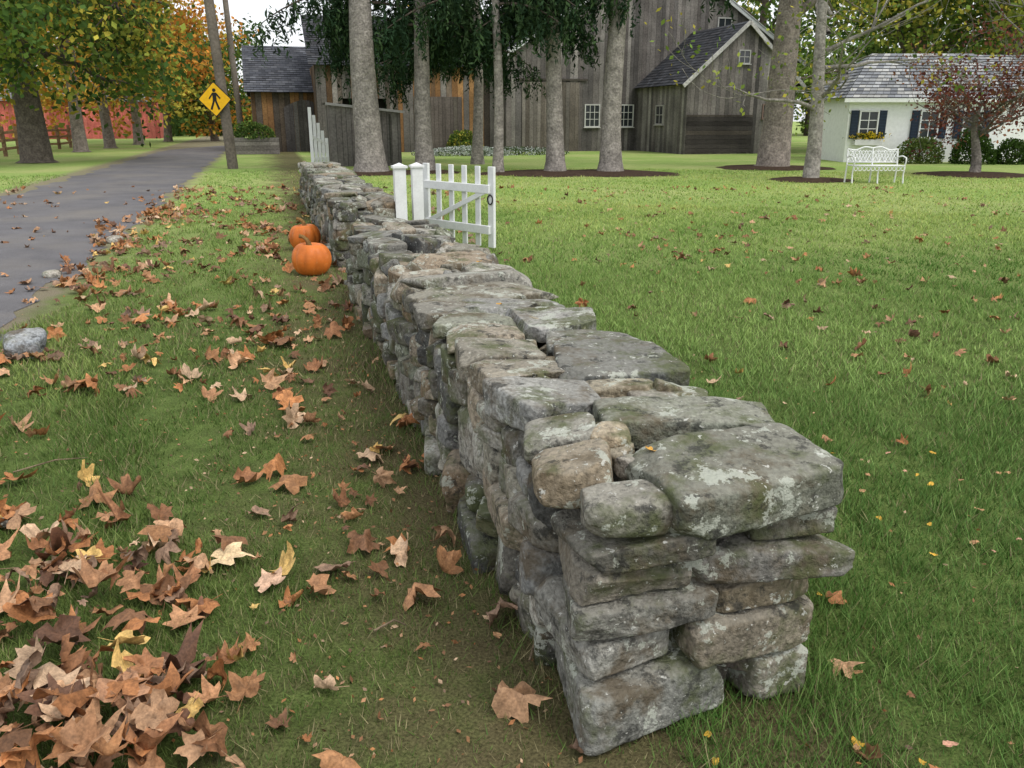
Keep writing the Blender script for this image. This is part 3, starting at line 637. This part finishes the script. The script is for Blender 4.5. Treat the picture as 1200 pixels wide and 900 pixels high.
boards(b,Q0,N,F,13,zero,lambda a:3.1,.3,RB);boards(b,Q0+N*13,D,N,8,zero,lambda a:3.1+min(a,8-a)*.5,.3,RB);b.obj('walls',M_wood,e)
b=B();roof(b,Q0-N*.3-D*.4+Z*3.0,N*13.6,D*4.4+Z*2.2,[(.2,.2,.2)],.3,.5);roof(b,Q0-N*.3+D*8.4+Z*3.0,N*13.6,-D*4.4+Z*2.2,[(.2,.2,.2)],.3,.5);b.obj('roof',M_shing,e)
b=B()
for a in(3,): box(b,Q0+N*a-D*.06+Z*1.3,[N,D,Z],[.9,.03,1.2],(.7,.7,.68))
b.obj('barn_door',M_white,e)
e=empty('wooden_rail_fence');b=B();prev=None
for i in range(16):
    p=W(17+i*2.6,-11.6+.1*math.sin(i));h=1.25
    box(b,p+Z*h/2,AW,[.07,.07,h/2],np.array((.20,.13,.08))*R.uniform(.8,1.2))
    if prev is not None:
        for z in(.3,.65,1.0): bar(b,prev+Z*(z+R.uniform(-.03,.03)),p+Z*(z+R.uniform(-.03,.03)),.05,.11,np.array((.24,.15,.09))*R.uniform(.8,1.2))
    prev=p
b.obj('posts_and_rails',M_wood,e)
e=empty('garden_bench');b=B();bx0,bx1,by=8.42,9.68,21.5;C=(.74,.75,.74);bw=bx1-bx0
for x in np.linspace(bx0,bx1,3):
    tube(b,[(x,by-.24,0),(x,by-.20,.22),(x,by-.24,.42)],[.022,.018,.02],C,6);tube(b,[(x,by+.25,0),(x,by+.2,.42),(x,by+.27,.80 if x in(bx0,bx1) else .86)],[.022,.018,.02],C,6)
for x in(bx0,bx1): tube(b,[(x,by+.24,.62),(x,by-.05,.66),(x,by-.26,.62),(x,by-.27,.52),(x,by-.22,.42)],[.018]*5,C,6)
for i in range(6): bar(b,(bx0,by-.24+i*.085,.43),(bx1,by-.24+i*.085,.43),.055,.02,C)
xs_=np.linspace(0,1,25);tube(b,[(bx0+bw*u,by+.27,.79+.06*math.sin(math.pi*u)**2*2*.6+.02*math.cos(u*6*math.pi)) for u in xs_],[.02]*25,C,6)
bar(b,(bx0,by+.22,.5),(bx1,by+.22,.5),.03,.03,C)
for i in range(8):
    xc=bx0+bw*(i+.5)/8
    tube(b,[(xc+.07*math.cos(a),by+.25,.65+.12*math.sin(a)) for a in np.linspace(0,6.28,13)],[.014]*13,C,5)
    for s in(-1,1): tube(b,[(xc+s*.08,by+.22,.5),(xc,by+.25,.65),(xc-s*.08,by+.27,.79)],[.014]*3,C,5)
for i in range(12): tube(b,[(bx0+bw*(i+.5)/12+.045*math.cos(a),by-.25,.36+.05*math.sin(a)) for a in np.linspace(0,6.28,9)],[.012]*9,C,4)
b.obj('bench_frame',M_white,e,True)
# ------------------------------------------------------------------ trees
def limb(pts,p,d,L,r,lev,seedbend,tw,up=.12):
    n=6;P=[p];rad=[r];q=np.array(p,float);d=np.array(d,float)
    for i in range(n):
        d=d+R.normal(0,.16,3)*seedbend+Z*up*.3;d/=np.linalg.norm(d);q=q+d*L/n;P.append(q.copy());rad.append(r*(1-.75*(i+1)/n))
    tw.append((np.array(P),np.array(rad),lev))
    if lev>0:
        for k in range(R.randint(3,6)):
            i=R.randint(2,n+1);dd=d+R.normal(0,.75,3);dd/=np.linalg.norm(dd)
            limb(pts,P[i],dd,L*R.uniform(.45,.7),rad[i]*.65,lev-1,seedbend,tw,up)
def tree(name,x,y,H,r,lean,cb,spread,nl,lsz,cols,sig=.45,bark=(.16,.13,.105),limbs=9,droop=.0,levels=2,azr=None,trunkf=.8):
    e=empty(name);b=B();n=9;P=[];rad=[]
    for i in range(n):
        f=i/(n-1);P.append(np.array([x+lean*f*H+.12*math.sin(f*5+x)-.12*math.sin(x),y+.1*math.sin(f*4+y),f*H*trunkf]));rad.append(r*(1.0-.7*f)+(r*.45 if i==0 else 0))
    P.insert(1,P[0]*.93+P[1]*.07);rad.insert(1,r*1.08)
    tube(b,P,rad,bark,14)
    tw=[]
    for k in range(limbs):
        z=cb+(H*trunkf*.97-cb)*(k/limbs)**1.1;f=z/(H*trunkf);p=np.array([x+lean*f*H,y,z]);a=R.uniform(0,6.28) if azr is None else R.uniform(*azr)
        el=R.uniform(.1,.7)
        limb(None,p,[math.cos(a)*math.cos(el),math.sin(a)*math.cos(el),math.sin(el)-droop],spread*R.uniform(.7,1.15)*(1-.35*f),r*.36*(1-.4*f),levels,1.,tw,.12-droop)
    for pts,rd,lev in tw: tube(b,pts,np.maximum(rd,.006),np.array(bark)*.9,5 if lev<2 else 7)
    b.obj('trunk_and_limbs',M_bark,e,True)
    if nl:
        b=B();tips=[pts for pts,rd,lev in tw if lev==0];per=max(1,nl//len(tips));cc=[];co=[]
        for pts in tips:
            base=np.array(cols[R.randint(len(cols))])*R.uniform(.65,1.25);k=R.poisson(per);
            if k==0: continue
            u=R.uniform(1,5.999,k);i=u.astype(int);c=pts[i]+(pts[np.minimum(i+1,6)]-pts[i])*(u-i)[:,None]
            c=c+R.normal(0,sig,(k,3))*[1,1,.75];cc.append(c);co.append(base*R.uniform(.7,1.3,(k,1)))
        cc=np.concatenate(cc);co=np.concatenate(co);kp=cc[:,2]>.4;leafcloud(b,cc[kp],np.full(kp.sum(),lsz),co[kp]);b.obj('leaves',M_fol,e)
    return e
BK=(.27,.245,.22)
SPG=np.array([(.028,.052,.024),(.042,.072,.030),(.020,.040,.020)])
def spruce(x,y,H,r,lean,zlo,nb,name='spruce_tree',rl=(-.5,math.pi+.5),lm=1.):
    e=empty(name);b=B();n=14
    P=[np.array([x+lean*z+.04*math.sin(z*.9+x),y+.03*math.sin(z),z]) for z in np.linspace(0,H,n)];rad=[r*(1-.8*i/n) for i in range(n)];rad[0]*=1.35
    P.insert(1,P[0]+[0,0,.35]);rad.insert(1,r*1.08);tube(b,P,rad,BK,16)
    nb_=B();cc=[];co=[]
    for k in range(nb):
        z=zlo+(H-zlo)*(k/nb)**1.5;a=R.uniform(*rl)
        L=lm*R.uniform(1.8,3.6)*(1-.5*(z-zlo)/(H-zlo));p=np.array([x+lean*z,y,z]);pts=[p];n2=9;d=np.array([math.cos(a),math.sin(a)*.8,.15])
        for i in range(n2):
            f=(i+1)/n2;p=p+np.array([d[0],d[1],.18-.85*f])*L/n2;pts.append(p.copy())
        pts=np.array(pts);tube(b,pts,np.linspace(.05,.012,n2+1),(.1,.08,.065),5)
        for i in range(2,n2+1):
            for j in range(7):
                st_=pts[i]+R.normal(0,.12,3)*[1.6,1.6,.6];ln=R.uniform(.35,1.1);m=int(ln*24)
                t_=np.linspace(0,1,m)[:,None];sway=R.normal(0,.18,3)
                cen=st_+t_*np.array([sway[0],sway[1],-ln])+R.normal(0,.035,(m,3));cc.append(cen);co.append(np.tile(SPG[R.randint(3)]*R.uniform(.6,1.5),(m,1)))
    cc=np.concatenate(cc);co=np.concatenate(co);k=len(cc)
    a=R.normal(0,1,(k,3))*[.5,.5,.9];a/=np.linalg.norm(a,axis=1)[:,None];c=np.cross(a,R.normal(size=(k,3)));c/=np.linalg.norm(c,axis=1)[:,None]
    s=R.uniform(.05,.12,k)[:,None];V=np.stack([cc-a*s,cc+c*s*.3,cc+a*s,cc-c*s*.3],1).reshape(-1,3)
    nb_.add(V,np.arange(4*k).reshape(-1,4),np.repeat(co,4,0))
    b.obj('trunk_and_boughs',M_bark,e,True);nb_.obj('needles',M_plainfol,e);return k
tot=0
tot+=spruce(-4.2,25.5,13,.42,-.01,4.5,16);tot+=spruce(-2.6,26,13,.27,-.01,4.1,18);tot+=spruce(-.39,25,11,.15,-.01,4.4,14)
tot+=spruce(1.24,25.5,13,.27,-.01,4.4,18);tot+=spruce(2.9,25.5,13,.32,.015,5.6,12)
tot+=spruce(-5.6,33,12,.2,0,4.3,14,lm=.9);tot+=spruce(-1.2,31,12,.2,0,3.9,18);tot+=spruce(-3.2,33,12,.2,0,3.6,18)
print('needles',tot)
OR=[(.62,.30,.06),(.66,.42,.08),(.52,.22,.045),(.50,.42,.07)]
YG=[(.28,.32,.06),(.18,.26,.05),(.46,.40,.07),(.12,.19,.04)]
GD=[(.06,.11,.03),(.085,.15,.04),(.14,.20,.045)]
tree('sycamore_tree',8.6,28.5,15,.50,.045,4.6,4.5,6000,.2,YG,.5,bark=(.25,.215,.185))
tree('dogwood_tree',7.8,22.5,8.5,.20,.02,1.7,3.6,1500,.13,YG,.35,bark=(.27,.25,.22),limbs=12)
tree('japanese_maple',13.3,24.8,3.1,.16,.01,1.1,2.5,4200,.10,[(.18,.06,.045),(.22,.10,.055),(.13,.05,.04)],.22,bark=(.19,.17,.15),limbs=14,trunkf=.65)
tree('bare_shade_tree',18.4,28.5,9,.16,.0,2.8,5.0,1100,.12,YG,.3,bark=(.24,.22,.2),limbs=15)
tree('roadside_tree',-17.6,32,14,.52,-.01,3.3,6.0,20000,.24,YG+GD,.6,bark=(.13,.11,.09),limbs=17,droop=.18)
tree('roadside_tree',-21.3,43,13,.33,0,3.6,4.5,10000,.26,OR+YG[:1]+YG[2:3],.6,bark=(.22,.19,.165),limbs=13,droop=.15)
tree('roadside_tree',-22.6,49,13,.30,0,3.0,4.8,10000,.28,OR,.6,bark=(.22,.19,.165),limbs=13,droop=.15)
tree('roadside_tree',-24.0,56,13,.30,0,2.6,5,9000,.3,OR,.6,bark=(.24,.21,.18),limbs=13,droop=.1)
tree('roadside_tree',-25.3,64,12,.3,0,2,5,7000,.33,OR+YG,.7,bark=(.2,.17,.14),limbs=12,droop=.1)
tree('roadside_tree',-22.5,66,8.5,.3,0,1.0,3.5,11000,.3,GD,.6,limbs=16)
tree('shade_tree',19,42,14,.4,0,2.6,6,12000,.3,GD+YG,.7,limbs=14);tree('shade_tree',25,46,14,.4,0,2.5,7,9000,.32,GD+YG,.7,limbs=12);tree('shade_tree',21.5,38,12,.3,0,3.6,5,7000,.28,YG,.6,limbs=12)
tree('shade_tree',16,58,16,.4,0,4,7,9000,.35,YG+GD,.8,limbs=12)
b=B();cc=[];co=[]
for x in np.arange(-95,95,3.2):
    for row in(0,1):
        y=88+row*9+R.uniform(-3,3);u=x/y
        h=R.uniform(9,15)
        if -.42<u<-.12: h=R.uniform(2.6,4.6)
        tube(b,[(x,y,0),(x+R.uniform(-.5,.5),y,h*.7)],[.3,.12],(.12,.1,.08),6)
        base=np.array((GD+GD+YG+OR[:2])[R.randint(12)]) if u<0 else np.array((GD+YG)[R.randint(7)])
        for q in range(26):
            c=np.array([x,y,h*.52])+R.normal(0,1,3)*[2.1,1.6,h*.22];c[2]=abs(c[2]);k=36
            cc.append(c+R.normal(0,.55,(k,3)));co.append(np.tile(base*R.uniform(.5,1.4),(k,1))*R.uniform(.8,1.2,(k,1)))
cc=np.concatenate(cc);co=np.concatenate(co);leafcloud(b,cc,np.full(len(cc),.55),co);b.obj('distant_trees',M_fol)
def shrub(name,x,y,rx,ry,h,k,cols,sz=.1,z0=0):
    b=B();d=R.normal(size=(k,3));d/=np.linalg.norm(d,axis=1)[:,None];d[:,2]=np.abs(d[:,2]);r=R.uniform(.55,1,k)[:,None]**.6
    p=d*r;p*=(1+.12*sines(d,4,8,R.randint(99999)))[:,None];p=p*[rx,ry,h]+[x,y,z0];leafcloud(b,p,np.full(k,sz),pick(cols,k,.35))
    for i in range(6): tube(b,[(x,y,z0),(x+R.normal(0,rx*.4),y+R.normal(0,ry*.4),z0+h*.8)],[.02,.008],(.1,.08,.06),5)
    b.obj(name,M_fol)
shrub('shrub',16.6,31.2,.85,.7,1.2,3500,GN,.09);shrub('shrub',14.8,31.5,.85,.55,1.05,3000,[(.14,.18,.05),(.10,.15,.04)],.09);shrub('shrub',17.9,31,.7,.6,.9,2500,GN,.09)
shrub('shrub',-2.3,41,.9,.7,1.1,2500,YG+GD,.12);shrub('shrub',-12,40.5,1.0,.7,.75,2000,GD,.1,.7)
shrub('flower_bed',-2.0,38.5,2.2,.7,.42,5000,[(.7,.72,.72),(.5,.55,.5),(.08,.12,.04)],.07);shrub('flower_bed',.2,39.5,2.2,.6,.38,3500,[(.65,.68,.68),(.08,.13,.04),(.06,.1,.03)],.07)
b=B();hboards(b,np.array([-12.9,39.7,0]),N,F,2.2,.0,.75,.19,GR);box(b,np.array([-12.9,39.7,0])+N*1.1+D*.6+Z*.36,AW,[1.08,.55,.36],(.09,.08,.07));b.obj('planter_box',M_wood)
b=B()
for (x,y,a,L) in((-.42,2.2,.3,.1),(-.75,1.55,.1,.16),(.05,2.05,1.4,.22),(-2.2,3.4,.6,.3)):
    d=np.array([math.cos(a),math.sin(a),0]);tube(b,[np.array([x,y,.02]),np.array([x,y,.035])+d*L/2+[.01,.02,0],np.array([x,y,.02])+d*L],[.004,.0035,.002],(.2,.15,.1),5)
b.obj('fallen_twigs',M_bark)
# ------------------------------------------------------------------ world, sun, camera
sd=Vector((.55,-.42,1.0)).normalized();el=math.asin(sd.z);rot=math.atan2(sd.x,sd.y)
w=bpy.data.worlds.new('World');scene.world=w;w.use_nodes=True;nt=w.node_tree;bg=nt.nodes['Background']
sk=nt.nodes.new('ShaderNodeTexSky');sk.sky_type='NISHITA';sk.sun_disc=False;sk.sun_elevation=el;sk.sun_rotation=rot;sk.dust_density=2.5;sk.air_density=1.0
hs_=nt.nodes.new('ShaderNodeHueSaturation');hs_.inputs['Saturation'].default_value=.35;hs_.inputs['Value'].default_value=1.25;nt.links.new(sk.outputs[0],hs_.inputs['Color'])
mx=nt.nodes.new('ShaderNodeMix');mx.data_type='RGBA';mx.inputs[0].default_value=.55;mx.inputs[7].default_value=(10.0,10.2,10.5,1);nt.links.new(hs_.outputs[0],mx.inputs[6])
nt.links.new(mx.outputs[2],bg.inputs[0]);bg.inputs[1].default_value=.15
sl=bpy.data.lights.new('sun','SUN');sl.energy=1.5;sl.angle=math.radians(25);sl.color=(1,.96,.88);so=bpy.data.objects.new('sun',sl);scene.collection.objects.link(so)
so.rotation_euler=(-sd).to_track_quat('-Z','Y').to_euler();so.location=(10,-8,20)
cam=bpy.data.cameras.new('camera');cam.sensor_width=36;cam.lens=29.4;cam.clip_end=3000;cam.clip_start=.05
co_=bpy.data.objects.new('camera',cam);scene.collection.objects.link(co_);co_.location=(0,0,1.5);co_.rotation_euler=(math.radians(90-17.5),0,0);scene.camera=co_
